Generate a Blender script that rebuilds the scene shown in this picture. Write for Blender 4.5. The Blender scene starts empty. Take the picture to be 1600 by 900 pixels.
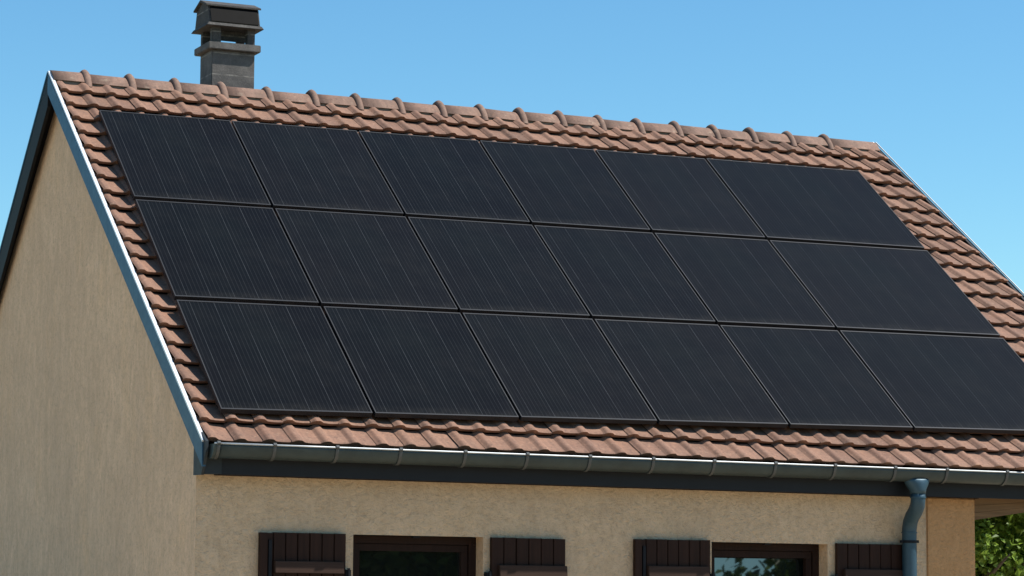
import bpy, bmesh, math, random
from mathutils import Vector, Matrix, noise

random.seed(7)
sc = bpy.context.scene
COL = sc.collection
Z0 = 3.0                      # height of the roof reference line (lower edge of the panels) above the ground
SL = 0.665007                 # roof pitch, radians
CS, SN = math.cos(SL), math.sin(SL)
VIEW_SHEAR = 0.0153                 # shear per metre along x, tilting eaves and facade to fit the camera view

# ------------------------------------------------------------------ helpers
def link(o, parent=None):
    COL.objects.link(o)
    if parent is not None:
        o.parent = parent
    return o

def obj(name, bm, mat, parent=None, smooth=False, bevel=0):
    me = bpy.data.meshes.new(name)
    if bevel:
        bmesh.ops.bevel(bm, geom=[e for e in bm.edges], offset=bevel, segments=2, affect='EDGES', clamp_overlap=True)
    bmesh.ops.recalc_face_normals(bm, faces=bm.faces)
    bm.to_mesh(me); bm.free()
    if smooth:
        me.polygons.foreach_set('use_smooth', [True] * len(me.polygons))
    me.materials.append(mat)
    return link(bpy.data.objects.new(name, me), parent)

def raw(name, verts, faces, mat, parent=None, smooth=None):
    me = bpy.data.meshes.new(name)
    me.from_pydata([tuple(v) for v in verts], [], faces)
    if smooth is not None:
        me.polygons.foreach_set('use_smooth', smooth if isinstance(smooth, list) else [smooth] * len(me.polygons))
    me.materials.append(mat)
    me.update()
    return link(bpy.data.objects.new(name, me), parent)

def empty(name, loc, label=None, cat=None, group=None, parent=None, rot=None):
    o = bpy.data.objects.new(name, None)
    o.empty_display_size = .2
    o.location = loc
    if rot: o.rotation_euler = rot
    if label: o['label'] = label
    if cat: o['category'] = cat
    if group: o['group'] = group
    return link(o, parent)

def sh(x, z):                 # view-fitting shear: z measured at x = 0 -> world z
    return z - VIEW_SHEAR * x + Z0

def hexa(bm, pts):            # 8 points: bottom 4 ccw, top 4 ccw
    v = [bm.verts.new(p) for p in pts]
    for f in ((0,3,2,1),(4,5,6,7),(0,1,5,4),(1,2,6,5),(2,3,7,6),(3,0,4,7)):
        bm.faces.new([v[i] for i in f])

def box(bm, x0, x1, y0, y1, z0, z1, shear=False):
    f = (lambda x, z: sh(x, z)) if shear else (lambda x, z: z + Z0)
    hexa(bm, [(x0,y0,f(x0,z0)),(x1,y0,f(x1,z0)),(x1,y1,f(x1,z0)),(x0,y1,f(x0,z0)),
              (x0,y0,f(x0,z1)),(x1,y0,f(x1,z1)),(x1,y1,f(x1,z1)),(x0,y1,f(x0,z1))])

def prism(bm, poly, axis, a0, a1):
    """extrude polygon (list of 2-tuples) along axis 'x' (poly = y,z) or 'y' (poly = x,z); z is relative to Z0"""
    def P(q, a):
        return (a, q[0], q[1] + Z0) if axis == 'x' else (q[0], a, q[1] + Z0)
    A = [bm.verts.new(P(q, a0)) for q in poly]; B = [bm.verts.new(P(q, a1)) for q in poly]
    n = len(poly)
    bm.faces.new(A); bm.faces.new(list(reversed(B)))
    for i in range(n):
        bm.faces.new([A[i], B[i], B[(i+1) % n], A[(i+1) % n]])

def tube(bm, pts, radii, n=14, caps=True, squash=None):
    rings = []
    pts = [Vector(p) for p in pts]
    ref = Vector((1, 0, 0))
    for i, p in enumerate(pts):
        d = (pts[min(i+1, len(pts)-1)] - pts[max(i-1, 0)]).normalized()
        r = ref if abs(d.dot(ref)) < .9 else Vector((0, 1, 0))
        s = (r - d * r.dot(d)).normalized(); t = d.cross(s)
        R = radii[i] if isinstance(radii, (list, tuple)) else radii
        ra, rb = R if isinstance(R, tuple) else (R, R)
        rings.append([bm.verts.new(p + s * ra * math.cos(2*math.pi*k/n) + t * rb * math.sin(2*math.pi*k/n)) for k in range(n)])
    for a, b in zip(rings, rings[1:]):
        for k in range(n):
            bm.faces.new([a[k], a[(k+1) % n], b[(k+1) % n], b[k]])
    if caps:
        bm.faces.new(list(reversed(rings[0]))); bm.faces.new(rings[-1])

# ------------------------------------------------------------------ materials
class N:
    def __init__(s, name):
        s.m = bpy.data.materials.new(name); s.m.use_nodes = True
        s.t = s.m.node_tree; s.t.nodes.clear()
        s.out = s.t.nodes.new('ShaderNodeOutputMaterial')
        s.b = s.t.nodes.new('ShaderNodeBsdfPrincipled')
        s.t.links.new(s.b.outputs[0], s.out.inputs[0])
        s.tc = None
    def n(s, typ, **kw):
        nd = s.t.nodes.new(typ)
        for k, v in kw.items():
            if k.startswith('i_'):
                key = k[2:]
                key = int(key) if key.isdigit() else key.replace('_', ' ')
                s.set(nd.inputs[key], v)
            else:
                setattr(nd, k, v)
        return nd
    def set(s, inp, v):
        if hasattr(v, 'links'): s.t.links.new(v, inp)
        else: inp.default_value = v
    def coord(s, kind='Object'):
        if not s.tc: s.tc = s.t.nodes.new('ShaderNodeTexCoord')
        return s.tc.outputs[kind]
    def mapping(s, scale=(1,1,1), rot=(0,0,0), vec=None):
        return s.n('ShaderNodeMapping', i_Vector=vec or s.coord(), i_Scale=scale, i_Rotation=rot).outputs[0]
    def noise(s, scale, detail=4, rough=.6, vec=None, dist=0):
        return s.n('ShaderNodeTexNoise', i_Vector=vec or s.coord(), i_Scale=scale, i_Detail=detail, i_Roughness=rough, i_Distortion=dist).outputs[0]
    def ramp(s, fac, stops):
        r = s.n('ShaderNodeValToRGB', i_Fac=fac); e = r.color_ramp.elements
        while len(e) > 1: e.remove(e[-1])
        for i, (p, c) in enumerate(stops):
            el = e[0] if i == 0 else e.new(p)
            el.position = p; el.color = (*c, 1) if len(c) == 3 else c
        return r.outputs[0]
    def mix(s, fac, a, b, mode='MIX'):
        m = s.n('ShaderNodeMix', data_type='RGBA', blend_type=mode)
        s.set(m.inputs[0], fac)
        s.set(m.inputs[6], a if hasattr(a, 'links') else (*a, 1)); s.set(m.inputs[7], b if hasattr(b, 'links') else (*b, 1))
        return m.outputs[2]
    def math(s, op, a, b=0.0, c=0.0):
        m = s.n('ShaderNodeMath', operation=op)
        s.set(m.inputs[0], a); s.set(m.inputs[1], b); s.set(m.inputs[2], c)
        return m.outputs[0]
    def bump(s, h, strength=.3, dist=.01, prev=None):
        b = s.n('ShaderNodeBump', i_Height=h, i_Strength=strength, i_Distance=dist)
        if prev: s.set(b.inputs['Normal'], prev)
        s.set(s.b.inputs['Normal'], b.outputs[0]); return b.outputs[0]
    def fin(s, color=None, rough=.7, metal=0, spec=None):
        if color is not None: s.set(s.b.inputs['Base Color'], color if hasattr(color, 'links') else (*color, 1))
        s.set(s.b.inputs['Roughness'], rough); s.set(s.b.inputs['Metallic'], metal)
        if spec is not None: s.b.inputs['Specular IOR Level'].default_value = spec
        return s.m

def m_tile(name, base, dark=1.0, grime=0):
    g = N(name)
    isl = g.n('ShaderNodeNewGeometry').outputs['Random Per Island']
    a, b, c = [tuple(x * dark for x in q) for q in base]
    col = g.ramp(isl, [(0, a), (.45, b), (.8, c), (.93, tuple(x * .78 for x in b)), (1, tuple(x * .55 for x in b))])
    n1 = g.noise(9, 5, .65); n2 = g.noise(70, 3, .6)
    lich = g.ramp(g.noise(23, 6, .7), [(.56, (0,0,0)), (.70, (1,1,1))])
    col = g.mix(g.math('MULTIPLY', g.ramp(n1, [(.35, (0,0,0)), (.7, (1,1,1))]), .7), col, g.mix(.55, col, (.13*dark, .085*dark, .065*dark)))
    col = g.mix(g.math('MULTIPLY', lich, .4), col, (.36*dark, .24*dark, .165*dark))
    col = g.mix(g.math('MULTIPLY', g.ramp(n2, [(.4, (0,0,0)), (.75, (1,1,1))]), .35), col, g.mix(.5, col, (.11*dark, .07*dark, .05*dark)))
    stre = g.ramp(g.noise(5, 4, .6, vec=g.mapping((7, .8, .8))), [(.45, (0,0,0)), (.75, (1,1,1))])
    col = g.mix(g.math('MULTIPLY', stre, .7), col, g.mix(.6, col, (.10*dark, .062*dark, .048*dark)))
    spots = g.noise(38, 5, .7, dist=.4)
    col = g.mix(g.math('MULTIPLY', g.ramp(spots, [(.56, (0,0,0)), (.66, (1,1,1))]), .65), col, (.085*dark, .050*dark, .037*dark))
    col = g.mix(g.math('MULTIPLY', g.ramp(spots, [(.34, (1,1,1)), (.44, (0,0,0))]), .4), col, (.40*dark, .215*dark, .135*dark))
    if grime:
        gr = g.ramp(g.noise(4.5, 7, .72, dist=.6), [(.42, (0,0,0)), (.62, (1,1,1))])
        col = g.mix(g.math('MULTIPLY', gr, grime), col, (.105,.066,.048))
        li = g.ramp(g.noise(14, 6, .75), [(.57, (0,0,0)), (.66, (1,1,1))])
        col = g.mix(g.math('MULTIPLY', li, .4), col, (.34,.26,.19))
    g.bump(n2, .25, .004)
    return g.fin(col, .82, spec=.3)

def m_plaster(name, base, streak, bump, scale):
    g = N(name)
    col = base
    big = g.ramp(g.noise(1.1, 7, .72, dist=.7), [(.36, (0,0,0)), (.66, (1,1,1))])
    col = g.mix(g.math('MULTIPLY', big, .75), base, tuple(x * q for x, q in zip(base, (.76, .77, .79))))
    ve = g.ramp(g.noise(5.5, 7, .7, vec=g.mapping((1.6, 1.6, .45)), dist=.8), [(.38, (0,0,0)), (.72, (1,1,1))])
    col = g.mix(g.math('MULTIPLY', ve, streak), col, tuple(x * q for x, q in zip(base, (.62, .60, .58))))
    wa = g.ramp(g.noise(2.4, 5, .6, vec=g.mapping((1, 1, .4))), [(.55, (0,0,0)), (.8, (1,1,1))])
    col = g.mix(g.math('MULTIPLY', wa, .35), col, (base[0]*1.12, base[1]*1.02, base[2]*.82))
    sp = g.ramp(g.noise(scale*.35, 6, .75, vec=g.mapping((1, 1, .7))), [(.42, (0,0,0)), (.62, (1,1,1))])
    col = g.mix(g.math('MULTIPLY', sp, .42), col, tuple(x * q for x, q in zip(base, (.70, .68, .64))))
    fine = g.noise(scale, 5, .72)
    col = g.mix(g.math('MULTIPLY', g.ramp(fine, [(.3, (1,1,1)), (.52, (0,0,0))]), .55), col, tuple(x * .5 for x in base))
    worm = g.noise(scale * .55, 2, .5, dist=1.8)
    h = g.math('ADD', fine, g.math('MULTIPLY', worm, .8))
    g.bump(h, bump, .012)
    return g.fin(col, .92, spec=.15)

def m_metal(name, col, rough=.45, metal=.0, var=.25, spec=.5):
    g = N(name)
    n1 = g.noise(6, 5, .65)
    c = g.mix(g.math('MULTIPLY', g.ramp(n1, [(.35, (0,0,0)), (.7, (1,1,1))]), var), col, tuple(x * .5 for x in col))
    r = g.math('MULTIPLY_ADD', g.noise(18, 4), .25, rough - .12)
    return g.fin(c, r, metal, spec)

def m_wood(name, col, axis='z', rough=.6, spec=.12):
    g = N(name)
    sc_ = {'z': (30, 30, 1.2), 'x': (1.2, 30, 30)}[axis]
    gr = g.noise(1.6, 6, .65, vec=g.mapping(sc_))
    c = g.mix(g.ramp(gr, [(.3, (0,0,0)), (.7, (1,1,1))]), tuple(x * .62 for x in col), tuple(x * 1.2 for x in col))
    isl = g.n('ShaderNodeNewGeometry').outputs['Random Per Island']
    c = g.mix(g.math('MULTIPLY', isl, .35), c, tuple(x * .55 for x in col))
    g.bump(gr, .25, .004)
    return g.fin(c, rough, spec=spec)

M = {}
M['tile'] = m_tile('terracotta_roof_tile', ((.222,.116,.074), (.255,.137,.091), (.178,.091,.061)))
M['ridge'] = m_tile('weathered_ridge_tile', ((.27,.158,.115), (.31,.19,.142), (.24,.136,.098)), .92, .6)
M['mortar'] = m_plaster('ridge_mortar', (.20,.175,.14), .3, .4, 40)
M['gable'] = m_plaster('smooth_beige_render', (.85,.588,.380), .6, .9, 30)
M['facade'] = m_plaster('roughcast_beige_render', (.68,.49,.32), .3, 1.3, 31)
M['pier'] = m_plaster('warm_light_tinted_render', (.56,.315,.15), .45, 1.0, 30)  # ochre tint stands in for the warmer light on this wall strip
M['barge'] = m_metal('blue_grey_coated_metal', (.030,.088,.150), .45, .0, .35, .22)
M['trim'] = m_metal('pale_metal_trim', (.72,.74,.76), .4, .3, .15)
M['lip'] = m_metal('worn_zinc_lip', (.50,.52,.53), .45, .3, .45)
M['darkwood'] = m_wood('dark_rake_board', (.014,.013,.013))
M['fascia'] = m_metal('dark_navy_fascia', (.0085,.0095,.0125), .5, 0, .4, .25)
M['gutter'] = m_metal('weathered_zinc_gutter', (.036,.052,.053), .45, .4, .65)
M['bracket'] = m_metal('dull_grey_galvanised_steel', (.065,.07,.07), .5, .3, .4)
M['plate'] = m_metal('dark_slate_sheet', (.026,.032,.036), .55, 0, .4, .2)
M['pipe'] = m_metal('blue_grey_zinc_pipe', (.027,.068,.098), .5, .3, .45)
M['shutter'] = m_wood('dark_brown_stained_wood', (.030,.0135,.009))
M['batten'] = m_wood('red_brown_batten_wood', (.050,.028,.020), 'x')
M['frame'] = m_wood('dark_window_wood', (.020,.0095,.0065))
M['iron'] = m_metal('black_iron', (.010,.011,.014), .6, .0, .2, .15)
M['beam'] = m_wood('honey_brown_boards', (.19,.115,.06), 'x')
M['conc_dark'] = m_metal('black_bitumen_sheet', (.0030,.0030,.0032), .45, 0, .5, .04)
M['dark_room'] = m_metal('dim_interior', (.03,.03,.028), .9, 0)

def m_glass():
    g = N('reflecting_window_glass')
    g.b.inputs['IOR'].default_value = 1.9
    return g.fin((.006,.008,.007), .015, 0, .7)
M['glass'] = m_glass()

def m_chim(k=1.0):
    g = N('sooty_concrete_block')
    n1 = g.noise(7, 5, .7); n2 = g.noise(60, 4, .7)
    c = g.ramp(n1, [(.25, (.055*k,.052*k,.050*k)), (.5, (.105*k,.097*k,.09*k)), (.75, (.16*k,.148*k,.135*k))])
    c = g.mix(g.math('MULTIPLY', g.ramp(n2, [(.55, (0,0,0)), (.7, (1,1,1))]), .4), c, (.24,.22,.20))
    z = g.n('ShaderNodeSeparateXYZ', i_0=g.coord()).outputs[2]
    ph = g.math('FRACT', g.math('MULTIPLY_ADD', z, 1/.2, .83))
    j = g.math('LESS_THAN', g.math('ABSOLUTE', g.math('SUBTRACT', ph, .5)), .03)
    c = g.mix(g.math('MULTIPLY', j, g.ramp(g.noise(12, 3), [(.4, (.1,.1,.1)), (.6, (.7,.7,.7))])), c, (.27,.25,.22))
    b1 = g.bump(n2, .5, .006); g.bump(g.math('SUBTRACT', 1.0, j), .6, .006, b1)
    return g.fin(c, .85, spec=.3)
M['chim'] = m_chim()
M['soot'] = m_chim(.55)

def m_cells():
    g = N('monocrystalline_cells_under_glass')
    x = g.n('ShaderNodeSeparateXYZ', i_0=g.coord()).outputs[0]
    y = g.n('ShaderNodeSeparateXYZ', i_0=g.coord()).outputs[1]
    rnd = g.n('ShaderNodeObjectInfo').outputs['Random']
    def lines(pitch, width, off=0.0):
        ph = g.math('FRACT', g.math('MULTIPLY_ADD', x, 1/pitch, off))
        return g.math('LESS_THAN', g.math('ABSOLUTE', g.math('SUBTRACT', ph, .5)), width / pitch / 2)
    strong = lines(.196, .0030)
    fine = lines(.0327, .0045, .5)
    base = g.mix(rnd, (.0048,.0049,.0056), (.0074,.0070,.0075))
    cl = g.ramp(g.noise(1.7, 3, .5, vec=g.coord('Generated')), [(.35, (0,0,0)), (.65, (1,1,1))])
    base = g.mix(g.math('MULTIPLY', cl, .5), base, (.0060,.0078,.0080))
    # cell strips differ a little, row by row, like real wafers
    sx = g.math('FLOOR', g.math('MULTIPLY_ADD', x, 1/.196, 0.5)); sy = g.math('FLOOR', g.math('MULTIPLY', y, 1/.098))
    cv = g.n('ShaderNodeCombineXYZ', i_0=sx, i_1=sy, i_2=g.math('MULTIPLY', rnd, 37))
    wn = g.n('ShaderNodeTexWhiteNoise', i_Vector=cv.outputs[0]).outputs[0]
    base = g.mix(g.math('MULTIPLY', wn, .22), base, (.0036,.0036,.0042))
    br = g.ramp(g.noise(4, 3, .6, vec=g.mapping((5, .6, 1))), [(.3, (.25,.25,.25)), (.7, (1,1,1))])
    c = g.mix(g.math('MULTIPLY', fine, g.math('MULTIPLY', br, .5)), base, (.036,.037,.039))
    c = g.mix(g.math('MULTIPLY', strong, g.math('MULTIPLY', br, .45)), c, (.10,.105,.112))
    dust = g.ramp(g.noise(2.3, 6, .7), [(.45, (0,0,0)), (.9, (1,1,1))])
    c = g.mix(g.math('MULTIPLY', dust, .025), c, (.20,.18,.15))
    low = g.math('MULTIPLY', g.math('SUBTRACT', 1.0, g.math('SMOOTH_MIN', 1.0, g.math('MULTIPLY', y, 9.0), .2)), g.ramp(g.noise(11, 5, .7), [(.35, (0,0,0)), (.75, (1,1,1))]))
    c = g.mix(g.math('MULTIPLY', g.math('MAXIMUM', low, 0.0), .10), c, (.17,.15,.12))
    return g.fin(c, .30, spec=.05)
M['cells'] = m_cells()
M['alu'] = m_metal('black_anodised_frame', (.017,.018,.0205), .55, .45, .2)

def m_leaf(name, a, b):
    g = N(name)
    isl = g.n('ShaderNodeNewGeometry').outputs['Random Per Island']
    c = g.ramp(isl, [(0, a), (.6, b), (1, tuple(x * 1.5 for x in b))])
    g.fin(c, .5, spec=.4)
    tr = g.n('ShaderNodeBsdfTranslucent'); g.set(tr.inputs[0], g.mix(.5, c, (.16,.24,.03)))
    ms = g.n('ShaderNodeMixShader', i_0=.45)
    g.t.links.new(g.b.outputs[0], ms.inputs[1]); g.t.links.new(tr.outputs[0], ms.inputs[2])
    g.t.links.new(ms.outputs[0], g.out.inputs[0])
    return g.m
M['leaf'] = m_leaf('maple_leaf', (.075,.14,.014), (.18,.27,.038))
M['leaf2'] = m_leaf('dark_leaf', (.028,.055,.012), (.050,.09,.018))
def m_bark():
    g = N('grey_bark'); n1 = g.noise(4, 6, .7, vec=g.mapping((6, 6, 1)))
    g.bump(n1, .6, .02)
    return g.fin(g.ramp(n1, [(.3, (.05,.038,.028)), (.7, (.15,.12,.095))]), .9)
M['bark'] = m_bark()
def m_ground():
    g = N('pale_bounce_yard'); n1 = g.noise(.35, 6, .65); n2 = g.noise(9, 6, .7)  # unseen gravel near the house, made pale to bounce warm light onto the walls
    c = g.mix(n2, g.ramp(n1, [(.3, (.44,.36,.25)), (.7, (.54,.45,.33))]), (.38,.31,.22))
    ln = g.n('ShaderNodeVectorMath', operation='LENGTH', i_0=g.coord()).outputs['Value']
    far = g.ramp(g.math('MULTIPLY', g.math('ADD', ln, g.math('MULTIPLY', g.noise(.15, 4), 10.0)), .01), [(.46, (0,0,0)), (.49, (1,1,1))])
    c = g.mix(far, c, g.mix(n1, (.055,.085,.022), (.10,.12,.04)))
    g.bump(n2, .8, .05); return g.fin(c, .95, spec=.1)
M['ground'] = m_ground()

# ------------------------------------------------------------------ setting
g_me = bmesh.new()
gv = [g_me.verts.new(p) for p in ((-700,-700,0),(700,-700,0),(700,700,0),(-700,700,0))]
g_me.faces.new(gv)
ground = obj('ground', g_me, M['ground']); ground['kind'] = 'structure'

house = empty('house', (0,0,0), 'beige rendered house with a brown tiled gable roof carrying the solar panels', 'house')

# ------------------------------------------------------------------ roof
YR = 4.17                                     # ridge line
TL, TR, BL, BR = (-.235,5.22), (8.36,5.22), (-.145,-.258), (8.68,-.468)
def roof(s, t, n, back=False):
    """s 0..1 along the ridge, t 0..1 eave to ridge, n metres off the plane"""
    u = (BL[0]*(1-s)+BR[0]*s)*(1-t) + (TL[0]*(1-s)+TR[0]*s)*t
    v = (BL[1]*(1-s)+BR[1]*s)*(1-t) + (TL[1]*(1-s)+TR[1]*s)*t
    y = v*CS - n*SN; z = v*SN + n*CS
    if back: y = 2*YR - y
    return (u, y, z + Z0)

NC, NR, NB = 40.6, 22.45, -.113
def prof(ph):
    """tile section over one pitch: rounded roll at .16, dished pan after it"""
    d = (ph - .16 + .5) % 1.0 - .5
    h = 0
    if abs(d) < .235:
        q = min(1.0, (.235-abs(d))/.165)
        h = .024 * (q*q*(3-2*q)*.55 + q*.45)
    else:
        h = -.003*math.sin((abs(d)-.235)/.265*math.pi/2)
    return h
def tiles(back):
    V, F, S = [], [], []
    rnd = random.Random(3 if back else 5)
    for r in range(23):
        for c in range(41):
            p0, p1 = c - .085, c + .935
            if c == 0: p0 = 0.0
            p1 = min(p1, NC)
            if p1 - p0 < .2: continue
            jt, jn, jy = rnd.gauss(0,.010), rnd.gauss(0,.0016), rnd.gauss(0,.010)
            tw = rnd.gauss(0,.0024)
            t0, t1 = r + jt, r + 1.10
            if r == 0: t0 = jt*.6
            t1 = min(t1, NR - .30)
            if t1 - t0 < .2: continue
            K = 20
            b = len(V)
            rows = ((t0, .048), (t0 + .05, .0485), (t0 + .5, .025), (t1, -.004))
            for (t, lift) in rows:
                for k in range(K+1):
                    ph = p0 + (p1-p0)*k/K
                    hh = prof(ph) + .0035*(1 - k/K)
                    dn = lift + hh + jn + tw*(k/K-.5)*2
                    tt = t
                    if t == t0:
                        dn -= .004                          # worn, rounded nose
                        tt = t + .02 - .055*max(0, prof(ph))/.034
                    V.append(roof(ph/NC, (tt + jy*(ph-p0)*.5)/NR, NB + dn, back))
            nrow = len(rows)
            for j in range(nrow-1):
                for k in range(K):
                    a = b + j*(K+1) + k
                    F.append((a, a+1, a+K+2, a+K+1)); S.append(True)
            lb = len(V)
            for k in range(K+1):                            # front lip, own vertices: a crisp edge
                ph = p0 + (p1-p0)*k/K
                V.append(V[b+k])
            for k in range(K+1):
                ph = p0 + (p1-p0)*k/K
                hh = prof(ph)
                tt = t0 + .10 - .05*max(0, hh)/.034
                V.append(roof(ph/NC, (tt + jy*(ph-p0)*.5)/NR, NB + .009 + max(0,hh)*.6 + jn, back))
            for k in range(K):
                F.append((lb+K+1+k, lb+K+2+k, lb+k+1, lb+k)); S.append(False)
            lu = len(V)                                     # underside strip of the nose
            for k in range(K+1): V.append(V[lb+K+1+k])
            for k in range(K+1):
                ph = p0 + (p1-p0)*k/K
                V.append(roof(ph/NC, (t0+.35)/NR, NB + .003 + max(0,prof(ph))*.6, back))
            for k in range(K):
                F.append((lu+K+1+k, lu+K+2+k, lu+k+1, lu+k)); S.append(False)
    return V, F, S
rV, rF, rS = tiles(False)
n0 = len(rV)
roof_o = raw('roof', rV, rF, M['tile'], house, rS)
roof_o['label'] = 'roof slope of interlocking brown terracotta tiles'
bV, bF, bS = tiles(True)
raw('roof', bV, [tuple(reversed(f)) for f in bF], M['tile'], house, bS)

# boarded deck below the tiles (two slopes)
for back in (False, True):
    bm = bmesh.new()
    hexa(bm, [roof(0.004,.012,-.20,back), roof(.996,.012,-.20,back), roof(.996,1,-.20,back), roof(.004,1,-.20,back),
              roof(0.004,.012,-.148,back), roof(.996,.012,-.148,back), roof(.996,.985,-.148,back), roof(.004,.985,-.148,back)])
    obj('roof_deck', bm, M['darkwood'], house)

# ridge tiles
US = [-.252, .054, .462, .882, 1.318, 1.759, 2.200, 2.632, 3.055, 3.482, 3.903, 4.322, 4.744, 5.172, 5.600, 6.026, 6.458, 6.888, 7.334, 7.772, 8.366]
ZC = 3.055
def arch(bm, u0, u1, a, b, dz=0, th=.016, bulge=0, seg=18, end_l=True, rise=0):
    cols = []
    nu = 5 if bulge else 3
    for i in range(nu):
        f = i/(nu-1); u = u0+(u1-u0)*f
        bl = bulge*math.sin(math.pi*f)
        o_, i_ = [], []
        for k in range(seg+1):
            th_ = math.pi*k/seg
            cy = math.cos(th_); cz = 1 - abs(cy)**2.1
            o_.append(bm.verts.new((u, YR - (a+bl)*cy, ZC+Z0+dz+rise*f + (b+bl)*cz)))
            i_.append(bm.verts.new((u, YR - (a+bl-th)*cy, ZC+Z0+dz+rise*f + (b+bl-th)*cz)))
        cols.append((o_, i_))
    for (oa, ia), (ob, ib) in zip(cols, cols[1:]):
        for k in range(seg):
            bm.faces.new([oa[k], ob[k], ob[k+1], oa[k+1]])
            bm.faces.new([ia[k], ia[k+1], ib[k+1], ib[k]])
        bm.faces.new([oa[0], ia[0], ib[0], ob[0]]); bm.faces.new([oa[seg], ob[seg], ib[seg], ia[seg]])
    for o_, i_ in (cols[0], cols[-1]):
        for k in range(seg):
            bm.faces.new([o_[k], o_[k+1], i_[k+1], i_[k]])
rr = random.Random(2)
for i in range(20):
    bm = bmesh.new()
    dz = rr.gauss(0,.003)
    arch(bm, US[i]+(.0 if i == 0 else .01), US[i+1]+.01, .154+rr.gauss(0,.002), .108, dz, rise=rr.gauss(0,.004))
    if i > 0:
        arch(bm, US[i]-.034, US[i]+.034, .176, .166, dz-.040, th=.026, bulge=.022)
    o = obj('ridge_tile', bm, M['ridge'], roof_o, smooth=False)
    for p in o.data.polygons: p.use_smooth = True
bm = bmesh.new()
for sgn in (-1, 1):
    K = 160
    top, bot, fr = [], [], []
    for k in range(K+1):
        u = US[0]+.02 + (US[-1]-US[0]-.04)*k/K
        w = rr.gauss(0,.003)
        top.append(bm.verts.new((u, YR+sgn*.130, ZC+Z0+.012)))
        fr.append(bm.verts.new((u, YR+sgn*(.136+w), ZC+Z0-.006)))
        bot.append(bm.verts.new((u, YR+sgn*(.146+w), ZC+Z0-.080)))
    for k in range(K):
        for A, B in ((top, fr), (fr, bot)):
            bm.faces.new([A[k], A[k+1], B[k+1], B[k]])
obj('mortar_bed', bm, M['mortar'], roof_o)

# ------------------------------------------------------------------ verge boards
def verge(s, back, hgt, mat, x_out, x_in, name, n_top=-.098):
    bm = bmesh.new()
    pts = []
    for t in (0.0, 1.0):
        p = Vector(roof(s, t, n_top, back))
        if t == 1.0:
            p.y = YR; p.z = Z0 + 3.127 + (n_top+.10)
        pts.append(p)
    a, b = pts
    q = [(x_out, -hgt), (x_in, -hgt), (x_in, 0), (x_out, 0)]
    hexa(bm, [(a.x+x_out, a.y, a.z-hgt), (b.x+x_out, b.y, b.z-hgt), (b.x+x_in, b.y, b.z-hgt), (a.x+x_in, a.y, a.z-hgt),
              (a.x+x_out, a.y, a.z), (b.x+x_out, b.y, b.z), (b.x+x_in, b.y, b.z), (a.x+x_in, a.y, a.z)])
    return obj(name, bm, mat, house)
def verge_trim(s, back, x0, x1, n0_, n1_, mat):
    bm = bmesh.new()
    P = []
    for n in (n0_, n1_):
        for t, x in ((0,x0),(1,x0),(1,x1),(0,x1)):
            p = Vector(roof(s, t*.999 + .0005, n, back)); P.append((p.x+x, p.y, p.z))
    hexa(bm, P)
    return obj('verge_trim', bm, mat, house)
verge(0, False, .172, M['barge'], -.035, -.006, 'barge_board', -.092)
o = verge(0, True, .290, M['darkwood'], -.030, -.001, 'barge_board', -.092); o['label'] = 'dark brown barge board of the rear slope'
verge(1, False, .20, M['barge'], .0435, .054, 'barge_board', -.0855)
verge(1, True, .20, M['barge'], .0435, .054, 'barge_board', -.0855)
verge_trim(0, False, -.037, -.010, -.091, -.074, M['trim'])
verge_trim(0, True, -.036, -.010, -.090, -.070, M['barge'])
verge_trim(1, False, .004, .043, -.160, -.096, M['fascia'])
verge_trim(1, False, .045, .054, -.0845, -.074, M['lip'])
verge_trim(1, True, .040, .054, -.0845, -.070, M['trim'])
# folded metal end piece closing the eave at the corner
bm = bmesh.new()
prism(bm, [(-.20,-.225), (-.20,-.30), (-.105,-.462), (.078,-.462), (.078,-.16), (.02,-.10)], 'x', -.170, -.150)
obj('barge_return', bm, M['plate'], house)
bm = bmesh.new(); box(bm, -.147, -.02, -.112, .076, -.455, -.262)
obj('eave_box', bm, M['plate'], house)

# ------------------------------------------------------------------ fascia, soffit, gutter
bm = bmesh.new(); box(bm, -.018, 8.66, -.100, -.070, -.458, -.215, True)
obj('fascia', bm, M['fascia'], house)
bm = bmesh.new(); box(bm, -.016, 8.64, -.068, .074, -.440, -.425, True)
obj('soffit', bm, M['fascia'], house)
bm = bmesh.new(); box(bm, -.016, 6.66, .046, .0765, -.462, -.4415, True)
obj('soffit_bead', bm, M['frame'], house)

GY, GZ, GA, GB = -.200, -.247, .088, .100      # gutter axis, lip height, half width, depth
def gutter_ring(x, grow=0.0, drop=0.0, a0=0.0, a1=math.pi, n=18):
    r = []
    for k in range(n+1):
        th = a0 + (a1-a0)*k/n
        r.append((x, GY - (GA+grow)*math.cos(th), sh(x, GZ - drop) - (GB+grow)*math.sin(th)))
    return r
bm = bmesh.new()
xs = [-.135 + (8.72+.135)*i/12 for i in range(13)]
prev = None
for x in xs:
    o_ = [bm.verts.new(p) for p in gutter_ring(x)]
    i_ = [bm.verts.new(p) for p in gutter_ring(x, -.004)]
    if prev:
        po, pi = prev
        for k in range(18):
            bm.faces.new([po[k], po[k+1], o_[k+1], o_[k]]); bm.faces.new([pi[k], i_[k], i_[k+1], pi[k+1]])
        bm.faces.new([po[18], pi[18], i_[18], o_[18]]); bm.faces.new([po[0], o_[0], i_[0], pi[0]])
    else:
        bm.faces.new(o_)
    prev = (o_, i_)
bm.faces.new(list(reversed(prev[0])))
gutter = obj('gutter', bm, M['gutter'], house, smooth=False)
for p in gutter.data.polygons: p.use_smooth = p.area < 1 and len(p.vertices) == 4
gutter['label'] = 'half round weathered zinc gutter along the eave'
bm = bmesh.new()
tube(bm, [(x, GY-GA-.002, sh(x, GZ+.004)) for x in xs], .0066, 10)
obj('rolled_lip', bm, M['lip'], gutter, smooth=True)
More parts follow.
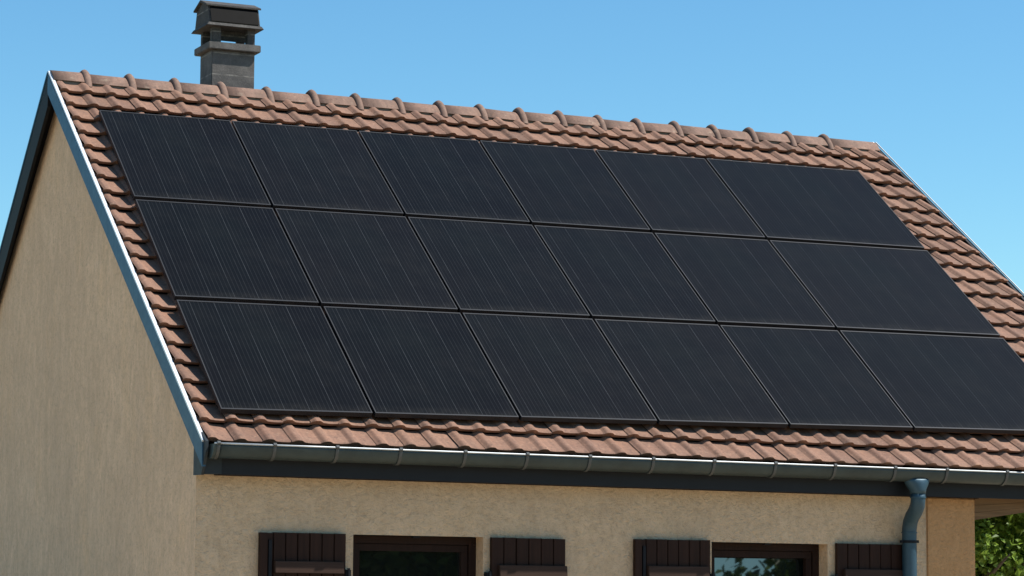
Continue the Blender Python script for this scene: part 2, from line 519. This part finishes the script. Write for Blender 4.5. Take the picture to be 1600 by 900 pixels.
bm = bmesh.new()                                # stop end
A = [bm.verts.new(p) for p in gutter_ring(-.139, .006)]; B = [bm.verts.new(p) for p in gutter_ring(-.118, .006)]
bm.faces.new(A)
for k in range(18): bm.faces.new([A[k], B[k], B[k+1], A[k+1]])
obj('stop_end', bm, M['gutter'], gutter)
for x in [-.105,.315,.793,1.289,1.806,2.315,2.842,3.387,3.924,4.479,5.031,5.602,6.106,6.704,7.25,7.8,8.35]:
    bm = bmesh.new()
    w = .012
    A = [bm.verts.new(p) for p in gutter_ring(x-w, .008, 0, -.15)]; B = [bm.verts.new(p) for p in gutter_ring(x+w, .008, 0, -.15)]
    A2 = [bm.verts.new(p) for p in gutter_ring(x-w, .0008, 0, -.15)]; B2 = [bm.verts.new(p) for p in gutter_ring(x+w, .0008, 0, -.15)]
    for k in range(18):
        bm.faces.new([A[k], A[k+1], B[k+1], B[k]])
        bm.faces.new([A[k], A2[k], A2[k+1], A[k+1]]); bm.faces.new([B[k], B[k+1], B2[k+1], B2[k]])
    tube(bm, [(x-w, GY-GA-.003, sh(x, GZ+.006)), (x+w, GY-GA-.003, sh(x, GZ+.006))], .0155, 10)
    obj('gutter_bracket', bm, M['bracket'], gutter)

dp = bmesh.new()
px = 5.868
def zz(z): return z + Z0
path = [(px+.003,-.215,zz(-.520)), (px+.003,-.215,zz(-.575)), (px+.008,-.200,zz(-.625)), (px+.018,-.155,zz(-.672)), (px+.030,-.095,zz(-.712)),
        (px+.042,-.045,zz(-.760)), (px+.047,-.024,zz(-.815)), (px+.048,-.020,zz(-.87)), (px+.048,-.020,zz(-1.5)), (px+.048,-.020,zz(-2.98))]
tube(dp, path, .0600, 18)
down = obj('downpipe', dp, M['pipe'], house, smooth=True)
down['label'] = 'blue grey zinc downpipe with a swan neck below the gutter outlet'
bm = bmesh.new()
tube(bm, [(px,-.205,zz(-.412)), (px,-.205,zz(-.432)), (px+.001,-.21,zz(-.460)), (px+.003,-.215,zz(-.505)), (px+.003,-.215,zz(-.530))],
     [(.118,.070), (.116,.074), (.098,.078), (.066,.066), (.0645,.0645)], 20)
obj('outlet', bm, M['pipe'], down, smooth=True)
bm = bmesh.new()
tube(bm, [(px+.003,-.215,zz(-.556)), (px+.003,-.215,zz(-.566))], .066, 18)
obj('pipe_joint', bm, M['pipe'], down)
bm = bmesh.new()
tube(bm, [(px+.048,-.020,zz(-.842)), (px+.048,-.020,zz(-.852))], .066, 18)
obj('pipe_joint', bm, M['pipe'], down)
for z in (-.920, -2.3):
    bm = bmesh.new()
    tube(bm, [(px+.048,-.020,zz(z-.011)), (px+.048,-.020,zz(z+.011))], .0655, 18)
    box(bm, px+.048-.088, px+.048-.062, -.030, -.010, z-.011, z+.011)
    box(bm, px+.048+.062, px+.048+.088, -.030, -.010, z-.011, z+.011)
    box(bm, px+.048-.01, px+.048+.01, .04, .085, z-.009, z+.009)
    obj('pipe_clip', bm, M['iron'], down)

# ------------------------------------------------------------------ walls
YW, XG, XE, YB = .080, -.143, 6.637, 2*YR - .08
HEAD, SILL = -.865, -2.10
W = [(1.070, 2.125), (4.112, 5.191)]
XP = 6.153
bm = bmesh.new()
xs_ = [XG, W[0][0], W[0][1], W[1][0], W[1][1], XP]
zs_ = [None, SILL, HEAD, -.43]
def wz(x, z): return 0.0 if z is None else sh(x, z)
th = .19
grid = {}
for y in (YW, YW+th):
    for i, x in enumerate(xs_):
        for j, z in enumerate(zs_):
            grid[i, j, y] = bm.verts.new((x, y, wz(x, z)))
holes = {(1,1), (3,1)}
for i in range(5):
    for j in range(3):
        if (i, j) in holes: continue
        for y in (YW, YW+th):
            bm.faces.new([grid[i,j,y], grid[i+1,j,y], grid[i+1,j+1,y], grid[i,j+1,y]])
for (i, j) in holes:
    for a, b in (((i,j),(i+1,j)), ((i+1,j),(i+1,j+1)), ((i+1,j+1),(i,j+1)), ((i,j+1),(i,j))):
        bm.faces.new([grid[a[0],a[1],YW], grid[b[0],b[1],YW], grid[b[0],b[1],YW+th], grid[a[0],a[1],YW+th]])
for j in range(3):
    for i in (0, 5):
        bm.faces.new([grid[i,j,YW], grid[i,j+1,YW], grid[i,j+1,YW+th], grid[i,j,YW+th]])
for i in range(5):
    bm.faces.new([grid[i,3,YW], grid[i+1,3,YW], grid[i+1,3,YW+th], grid[i,3,YW+th]])
o = obj('facade_wall', bm, M['facade'], house); o['label'] = 'roughcast beige wall below the gutter'

bm = bmesh.new()
hexa(bm, [(XP,YW-.012,0),(XE,YW-.012,0),(XE,YW+.30,0),(XP,YW+.30,0),
          (XP,YW-.012,sh(XP,-.463)),(XE,YW-.012,sh(XE,-.463)),(XE,YW+.30,sh(XE,-.463)),(XP,YW+.30,sh(XP,-.463))])
o = obj('wall_pier', bm, M['pier'], house, bevel=.008); o['label'] = 'wall strip right of the downpipe, tinted ochre for its warmer light'

def gable_poly(y0, y1, drop):
    ap = 3.127 - .02 - drop
    e = ap - (YR - y0)*math.tan(SL)
    return [(y0, -Z0), (y1, -Z0), (y1, e), (YR, ap), (y0, e)]
bm = bmesh.new()
yo = YW+th+.002
prism(bm, [(YW+.0005,-Z0), (YB,-Z0), (YB, -.16), (YR, 3.03), (YW+.0005, -.165)], 'x', XG-.004, XG-.0005)
bmesh.ops.subdivide_edges(bm, edges=bm.edges, cuts=1, use_grid_fill=True)
o = obj('gable_wall', bm, M['gable'], house); o['label'] = 'smooth beige gable wall in shade'
bm = bmesh.new(); prism(bm, [(yo,-Z0), (YB,-Z0), (YB, -.16), (YR, 2.95), (yo, -.06)], 'x', XE-.2, XE-.002)
obj('end_wall', bm, M['facade'], house)
bm = bmesh.new(); box(bm, XG, XE-.202, YB-.2, YB, -Z0, -.30)
obj('rear_wall', bm, M['facade'], house)
bm = bmesh.new(); box(bm, XG+.001, XE-.203, YW+th+.6, YB-.205, -.46, -.44)
obj('ceiling', bm, M['dark_room'], house)
bm = bmesh.new(); box(bm, XG+.001, XE-.203, YW+th+2.2, YW+th+2.25, -Z0+.004, -.47)
obj('partition', bm, M['dark_room'], house)
bm = bmesh.new(); box(bm, XG+.001, XE-.203, YW+th+.001, YW+th+2.19, -Z0+.01, -Z0+.03)
obj('room_floor', bm, M['dark_room'], house)
bm = bmesh.new(); box(bm, XG+.001, XE-.203, YW+th+.001, YW+th+.598, -.475, -.45)
obj('ceiling', bm, M['dark_room'], house)

# ------------------------------------------------------------------ porch at the right end
bm = bmesh.new()
for k in range(3):                                # three lapped boards, lower edge rising to the right
    x0, x1 = XE+.002, 8.02
    zb0, zb1 = -.742 + .062*k, -.562 - .0 + .010*k
    zt0, zt1 = zb0 + .060, zb1 + .008
    y0 = .105 - .006*k
    hexa(bm, [(x0,y0,zz(zb0)),(x1,y0,zz(zb1)),(x1,.30,zz(zb1)),(x0,.30,zz(zb0)),
              (x0,y0,zz(zt0)),(x1,y0,zz(zt1)),(x1,.30,zz(zt1)),(x0,.30,zz(zt0))])
o = obj('porch_beam', bm, M['beam'], house); o['label'] = 'honey brown boarded porch beam under the eave'
bm = bmesh.new(); box(bm, XE+.004, 8.60, .076, YB-.1, -.575, -.555)
obj('porch_ceiling', bm, M['beam'], house)
bm = bmesh.new(); box(bm, 8.44, 8.58, .10, .24, -Z0, -.580)
obj('porch_post', bm, M['beam'], house)

# ------------------------------------------------------------------ windows
for wi, (x0, x1) in enumerate(W):
    yf = YW + th - .062
    bm = bmesh.new()
    fw = .062
    for (a0, a1, b0, b1) in ((x0+.002, x1-.002, HEAD-fw, HEAD-.006), (x0+.002, x1-.002, SILL+.01, SILL+fw),
                             (x0+.002, x0+fw, SILL+fw+.001, HEAD-fw-.001), (x1-fw, x1-.002, SILL+fw+.001, HEAD-fw-.001)):
        box(bm, a0, a1, yf, yf+.06, b0, b1, True)
    win = obj('window', bm, M['frame'], house)
    win['label'] = 'dark framed window, its pane catching a patch of sky' if wi else 'dark framed window with an almost black pane'
    bm = bmesh.new()
    i0, i1, j0, j1 = x0+fw+.004, x1-fw-.004, SILL+fw+.004, HEAD-fw-.004
    sw = .052
    for (a0, a1, b0, b1) in ((i0, i1, j1-sw, j1), (i0, i1, j0, j0+sw), (i0, i0+sw*.8, j0+sw+.001, j1-sw-.001), (i1-sw, i1, j0+sw+.001, j1-sw-.001)):
        box(bm, a0, a1, yf+.014, yf+.055, b0, b1, True)
    obj('sash', bm, M['frame'], win)
    bm = bmesh.new()
    tilt = .055 if wi else .012
    a0, a1, b0, b1 = i0+.02, i1-.02, j0+.02, j1-.02
    yb, yt = yf+.036, yf+.036 + tilt*(b1-b0)
    for p in ((a0,yb,sh(a0,b0)),(a1,yb,sh(a1,b0)),(a1,yt,sh(a1,b1)),(a0,yt,sh(a0,b1))): pass
    hexa(bm, [(a0,yb,sh(a0,b0)),(a1,yb,sh(a1,b0)),(a1,yb+.012,sh(a1,b0)),(a0,yb+.012,sh(a0,b0)),
              (a0,yt,sh(a0,b1)),(a1,yt,sh(a1,b1)),(a1,yt+.012,sh(a1,b1)),(a0,yt+.012,sh(a0,b1))])
    obj('pane', bm, M['glass'], win)
    bm = bmesh.new(); xm = (x0+x1)/2
    box(bm, xm-.035, xm+.022, YW+.025, YW+.075, HEAD-.016, HEAD-.0008, True)
    obj('shutter_stop', bm, M['iron'], win)
    bm = bmesh.new(); box(bm, x0-.06, x1+.06, YW-.05, YW+th-.064, SILL-.07, SILL-.001, True)
    obj('sill', bm, M['facade'], win)

# ------------------------------------------------------------------ shutters
SH = [(.431, .999, True, .328, -.862), (2.173, 2.801, False, None, -.866), (3.500, 4.077, True, 3.402, -.854), (5.252, 5.985, False, None, -.856)]
names = ['dark brown plank shutter, open, near the gable corner', 'dark brown plank shutter between the two windows, hung on the first',
         'dark brown plank shutter between the two windows, hung on the second', 'dark brown plank shutter half behind the downpipe']
for si, (x0, x1, leftside, xo, top) in enumerate(SH):
    bot = SILL + .02
    npl = 6 if si != 3 else 7
    yb = YW - .012
    bm = bmesh.new()
    w = (x1-x0)/npl
    r_ = random.Random(40+si)
    for k in range(npl):
        a, b = x0 + k*w + .003, x0 + (k+1)*w - .003
        dy = r_.gauss(0,.0015)
        y0, y1 = yb-.034+dy, yb
        ch = .004
        prof_ = [(a,y1),(a,y0+ch),(a+ch,y0),(b-ch,y0),(b,y0+ch),(b,y1)]
        zt = top + r_.gauss(0,.001)
        A = [bm.verts.new((p[0],p[1],sh(p[0],bot))) for p in prof_]; B = [bm.verts.new((p[0],p[1],sh(p[0],zt))) for p in prof_]
        bm.faces.new(list(reversed(A))); bm.faces.new(B)
        for q in range(6): bm.faces.new([A[q], A[(q+1)%6], B[(q+1)%6], B[q]])
    box(bm, x0+.005, x1-.005, yb-.012, yb-.001, bot+.004, top-.006, True)      # tongue behind the plank gaps
    s_o = obj('shutter', bm, M['shutter'], house); s_o['label'] = names[si]
    if xo is not None:
        bm = bmesh.new()
        box(bm, xo, xo+.056, yb-.040, yb-.001, bot, top-.002, True)
        box(bm, xo+.060, x0-.001, yb-.026, yb-.002, bot, top-.004, True)
        obj('hinge_stile', bm, M['shutter'], s_o)
        bm = bmesh.new()
        box(bm, xo+.066, xo+.090, yb-.045, yb-.0265, bot+.05, top-.055, True)
        obj('bolt_rod', bm, M['iron'], s_o)
    bx0 = x0 + (.004 if leftside else .055); bx1 = x1 - (.028 if leftside else .002)
    for (zt, zb) in ((top-.205, top-.292), (bot+.30, bot+.213)):
        bm = bmesh.new()
        hexa(bm, [(bx0,yb-.074,sh(bx0,zb)),(bx1,yb-.074,sh(bx1,zb)),(bx1,yb-.0345,sh(bx1,zb)),(bx0,yb-.0345,sh(bx0,zb)),
                  (bx0,yb-.066,sh(bx0,zt)),(bx1,yb-.066,sh(bx1,zt)),(bx1,yb-.0345,sh(bx1,zt)),(bx0,yb-.0345,sh(bx0,zt))])
        obj('batten', bm, M['batten'], s_o, bevel=.004)
    bm = bmesh.new()
    hx = x1+.004 if leftside else x0-.030
    box(bm, hx-.012, hx+.028, yb-.05, YW-.002, top-.345, top-.262, True)
    tube(bm, [(hx+.008, yb-.055, sh(hx, top-.35)), (hx+.008, yb-.055, sh(hx, top-.25))], .011, 10)
    obj('hinge', bm, M['iron'], s_o)

# ------------------------------------------------------------------ chimney
bm = bmesh.new(); box(bm, 1.346, 1.762, 4.50, 4.85, 2.35, 3.560)
ch = obj('chimney', bm, M['chim'], house, bevel=.006); ch['label'] = 'sooty grey block chimney with an open hooded cowl'
bm = bmesh.new(); box(bm, 1.300, 1.806, 4.452, 4.900, 3.561, 3.628)
obj('collar', bm, M['chim'], ch, bevel=.006)
for (a, b, c, d) in ((1.346,1.432,4.50,4.57), (1.688,1.762,4.50,4.57), (1.346,1.432,4.79,4.85), (1.688,1.762,4.79,4.85)):
    bm = bmesh.new(); box(bm, a, b, c, d, 3.629, 3.800)
    obj('pier', bm, M['soot'], ch, bevel=.004)
bm = bmesh.new(); box(bm, 1.434, 1.760, 4.660, 4.690, 3.688, 3.776)
obj('baffle', bm, M['soot'], ch)
bm = bmesh.new()
cx0, cx1 = 1.272, 1.826
hexa(bm, [(cx0,4.425,zz(3.775)),(cx1,4.425,zz(3.775)),(cx1,4.925,zz(3.775)),(cx0,4.925,zz(3.775)),
          (cx0+.02,4.445,zz(3.808)),(cx1-.02,4.445,zz(3.808)),(cx1-.02,4.905,zz(3.808)),(cx0+.02,4.905,zz(3.808))])
obj('cowl_rim', bm, M['soot'], ch, bevel=.004)
bm = bmesh.new()
prism(bm, [(4.455,3.809), (4.895,3.809), (4.845,3.972), (4.675,4.028), (4.510,3.972)], 'x', 1.302, 1.796)
obj('cowl', bm, M['soot'], ch, bevel=.004)
bm = bmesh.new()
hexa(bm, [(1.318,4.4440,zz(3.818)),(1.780,4.4440,zz(3.818)),(1.780,4.452,zz(3.818)),(1.318,4.452,zz(3.818)),
          (1.318,4.4950,zz(3.962)),(1.780,4.4950,zz(3.962)),(1.780,4.503,zz(3.962)),(1.318,4.503,zz(3.962))])
obj('cowl_plate', bm, M['conc_dark'], ch)
bm = bmesh.new()
prism(bm, [(4.480,3.966), (4.675,4.032), (4.872,3.966), (4.872,3.984), (4.675,4.052), (4.480,3.984)], 'x', 1.276, 1.812)
obj('cowl_cap', bm, M['soot'], ch, bevel=.003)

# ------------------------------------------------------------------ solar panels
PW, PH, PL, TH = 1.2, 1.482, 1.760, .036
GU, GV = .012, .025
def panel_meshes(w, h):
    bm = bmesh.new(); e = .014
    def b3(x0,x1,y0,y1,z0,z1):
        hexa(bm, [(x0,y0,z0),(x1,y0,z0),(x1,y1,z0),(x0,y1,z0),(x0,y0,z1),(x1,y0,z1),(x1,y1,z1),(x0,y1,z1)])
    b3(0,w,0,e,-TH,.0025); b3(0,w,h-e,h,-TH,.0025); b3(0,.009,e+.0003,h-e-.0003,-TH,.0025); b3(w-.009,w,e+.0003,h-e-.0003,-TH,.0025)
    bmesh.ops.recalc_face_normals(bm, faces=bm.faces)
    fr = bpy.data.meshes.new('frame'); bm.to_mesh(fr); bm.free(); fr.materials.append(M['alu'])
    bm = bmesh.new()
    b3(.0095,w-.0095,e+.0005,h-e-.0005,-.012,0)
    bmesh.ops.recalc_face_normals(bm, faces=bm.faces)
    gl = bpy.data.meshes.new('cell_sheet'); bm.to_mesh(gl); bm.free(); gl.materials.append(M['cells'])
    return fr, gl
std = panel_meshes(PW-2*GU, PH-2*GV); wide = panel_meshes(PL-2*GU, PH-2*GV)
rows = ['bottom', 'middle', 'top']
cols = ['leftmost, nearest the gable', 'second from the left', 'third from the left', 'third from the right', 'second from the right', 'wide rightmost panel']
pr = random.Random(9)
for j in range(3):
    for i in range(6):
        u = i*PW + GU; v = j*PH + GV
        root = empty('solar_panel', (u, v*CS, v*SN + Z0),
                     'black solar panel, %s in the %s row%s' % (cols[i], rows[j], ' above the eave' if j == 0 else (' below the ridge' if j == 2 else '')),
                     'solar panel', 'black solar panels on the roof', rot=(SL + pr.gauss(0,.0009), pr.gauss(0,.0009), 0))
        fr, gl = wide if i == 5 else std
        link(bpy.data.objects.new('frame', fr), root)
        link(bpy.data.objects.new('cell_sheet', gl), root)

# ------------------------------------------------------------------ trees
def tree(name, base, height, crad, czr, nleaf, lsize, mat, label, seed, group=None, sparse=.0):
    r = random.Random(seed)
    root = empty(name, base, label, 'tree', group)
    bm = bmesh.new()
    top = height*.78
    tr = crad*.075
    pts = [(r.gauss(0,.02)*k, r.gauss(0,.02)*k, top*k/6) for k in range(7)]
    tube(bm, pts, [tr*(1.25 - .16*k) for k in range(7)], 10)
    cz = height - czr
    tips = []
    for q in range(26):
        z0 = top*r.uniform(.32,.98); a = r.uniform(0, 2*math.pi)
        L = crad*r.uniform(.55,.92)
        up = r.uniform(.1,.65)
        p0 = Vector((0,0,z0)); p = p0.copy(); lim = [tuple(p)]
        d = Vector((math.cos(a), math.sin(a), up)).normalized()
        for s_ in range(4):
            d = (d + Vector((r.gauss(0,.18), r.gauss(0,.18), r.gauss(0,.12)))).normalized()
            p = p + d*L/4; lim.append(tuple(p)); tips.append(p.copy())
        tube(bm, lim, [tr*.42*(1-.21*s_) for s_ in range(5)], 6)
    obj('trunk', bm, M['bark'], root, smooth=True)
    V, F = [], []
    # leaf clumps scattered through the crown, uneven outline
    cl = []
    nc = 150
    while len(cl) < nc:
        q = Vector((r.uniform(-1,1), r.uniform(-1,1), r.uniform(-1,1)))
        if q.length > 1 or q.length < .22: continue
        k = .78 + .32*noise.noise(q*2.1 + Vector((seed*3.1, 0, 0)))
        cl.append((Vector((q.x*crad*k, q.y*crad*k, cz + q.z*czr*k)), r.uniform(.16,.34)*crad*.62))
    for i in range(nleaf):
        c, R = cl[r.randrange(nc)] if r.random() > .12 else (tips[r.randrange(len(tips))], .3*crad)
        q = Vector((r.gauss(0,.5), r.gauss(0,.5), r.gauss(0,.42)))
        p = c + q*R
        s = lsize*r.uniform(.6,1.25)
        nrm = (Vector((q.x, q.y, q.z+.5)) + Vector((r.gauss(0,.6), r.gauss(0,.6), r.gauss(0,.6)))).normalized()
        a = nrm.orthogonal().normalized(); a = (Matrix.Rotation(r.uniform(0,6.28), 3, nrm) @ a); b = nrm.cross(a)
        f = s*.12
        k = len(V)
        V += [p - a*s*.55, p + b*s*.42 - a*s*.1 + nrm*f, p + a*s*.62 - nrm*f*.6, p - b*s*.42 - a*s*.1 + nrm*f]
        F += [(k, k+1, k+2), (k, k+2, k+3)]
    raw('crown', V, F, mat, root, False)
    return root
tree('broadleaf_tree', (10.75, 5.65, 0), 4.25, 1.85, 1.75, 33000, .074, M['leaf'], 'sunlit bright green broadleaf tree seen below the porch beam, right of the wall', 11)
tree('broadleaf_tree', (18.5, 15.5, 0), 3.3, 3.0, 1.6, 16000, .15, M['leaf2'], 'darker broadleaf tree standing farther behind the sunlit one', 23)
# garden trees opposite the facade, seen in the window panes
tree('garden_tree', (12.2, -25.5, 0), 7.6, 4.4, 3.9, 26000, .28, M['leaf2'], 'dense garden tree opposite the house, mirrored in the first window', 31)
tree('garden_tree', (23.6, -25.0, 0), 8.0, 4.0, 3.9, 16000, .26, M['leaf2'], 'garden tree opposite the house, mirrored in the second window', 37)

# ------------------------------------------------------------------ light
SUN_EL, SUN_AZ = math.radians(55), math.radians(61)      # azimuth from -Y (towards the viewer) round to +X
sd = Vector((math.cos(SUN_EL)*math.sin(SUN_AZ), -math.cos(SUN_EL)*math.cos(SUN_AZ), math.sin(SUN_EL)))
L = bpy.data.lights.new('sun', 'SUN'); L.energy = 4.3; L.angle = math.radians(.53); L.color = (1, .955, .88)
so = bpy.data.objects.new('sun', L); so.rotation_euler = (-sd).to_track_quat('-Z', 'Y').to_euler(); so.location = (20,-15,25); link(so)
w = bpy.data.worlds.new('World'); sc.world = w; w.use_nodes = True
nt = w.node_tree; bg = nt.nodes['Background']
sky = nt.nodes.new('ShaderNodeTexSky'); sky.sky_type = 'NISHITA'; sky.sun_disc = False
sky.sun_elevation = SUN_EL; sky.sun_rotation = math.atan2(sd.x, sd.y)
sky.altitude = 300; sky.air_density = 1.0; sky.dust_density = .5; sky.ozone_density = 1.5
hs = nt.nodes.new('ShaderNodeHueSaturation'); hs.inputs['Saturation'].default_value = 1.16; hs.inputs['Hue'].default_value = .497; hs.inputs['Value'].default_value = 1.05
tint = nt.nodes.new('ShaderNodeMix'); tint.data_type = 'RGBA'; tint.blend_type = 'MULTIPLY'; tint.inputs[0].default_value = 1; tint.inputs[7].default_value = (.66, .95, 1.02, 1)
nt.links.new(sky.outputs[0], hs.inputs['Color']); nt.links.new(hs.outputs[0], tint.inputs[6]); nt.links.new(tint.outputs[2], bg.inputs[0]); bg.inputs[1].default_value = .085

# ------------------------------------------------------------------ camera
F_PX, YAW, PITCH, ROLL = 3788.26, .438871, .0974231, .00613345
cam = bpy.data.cameras.new('camera'); co = bpy.data.objects.new('camera', cam); link(co)
f = Vector((math.sin(YAW)*math.cos(PITCH), math.cos(YAW)*math.cos(PITCH), math.sin(PITCH)))
r = Vector((math.cos(YAW), -math.sin(YAW), 0)); u = r.cross(f)
r2 = r*math.cos(ROLL) + u*math.sin(ROLL); u2 = -r*math.sin(ROLL) + u*math.cos(ROLL)
mw = Matrix((r2, u2, -f)).transposed().to_4x4(); mw.translation = Vector((-5.52817, -16.70914, -.80428 + Z0))
co.matrix_world = mw
cam.sensor_fit = 'HORIZONTAL'; cam.sensor_width = 36; cam.lens = F_PX*36/1600
cam.clip_start = .1; cam.clip_end = 3000
sc.camera = co

sc.view_settings.view_transform = 'Standard'; sc.view_settings.look = 'None'
sc.view_settings.exposure = .8; sc.view_settings.gamma = 1; sc.view_settings.use_curve_mapping = False
sc.render.engine = 'CYCLES'
sc.cycles.use_denoising = True
sc.cycles.max_bounces = 6
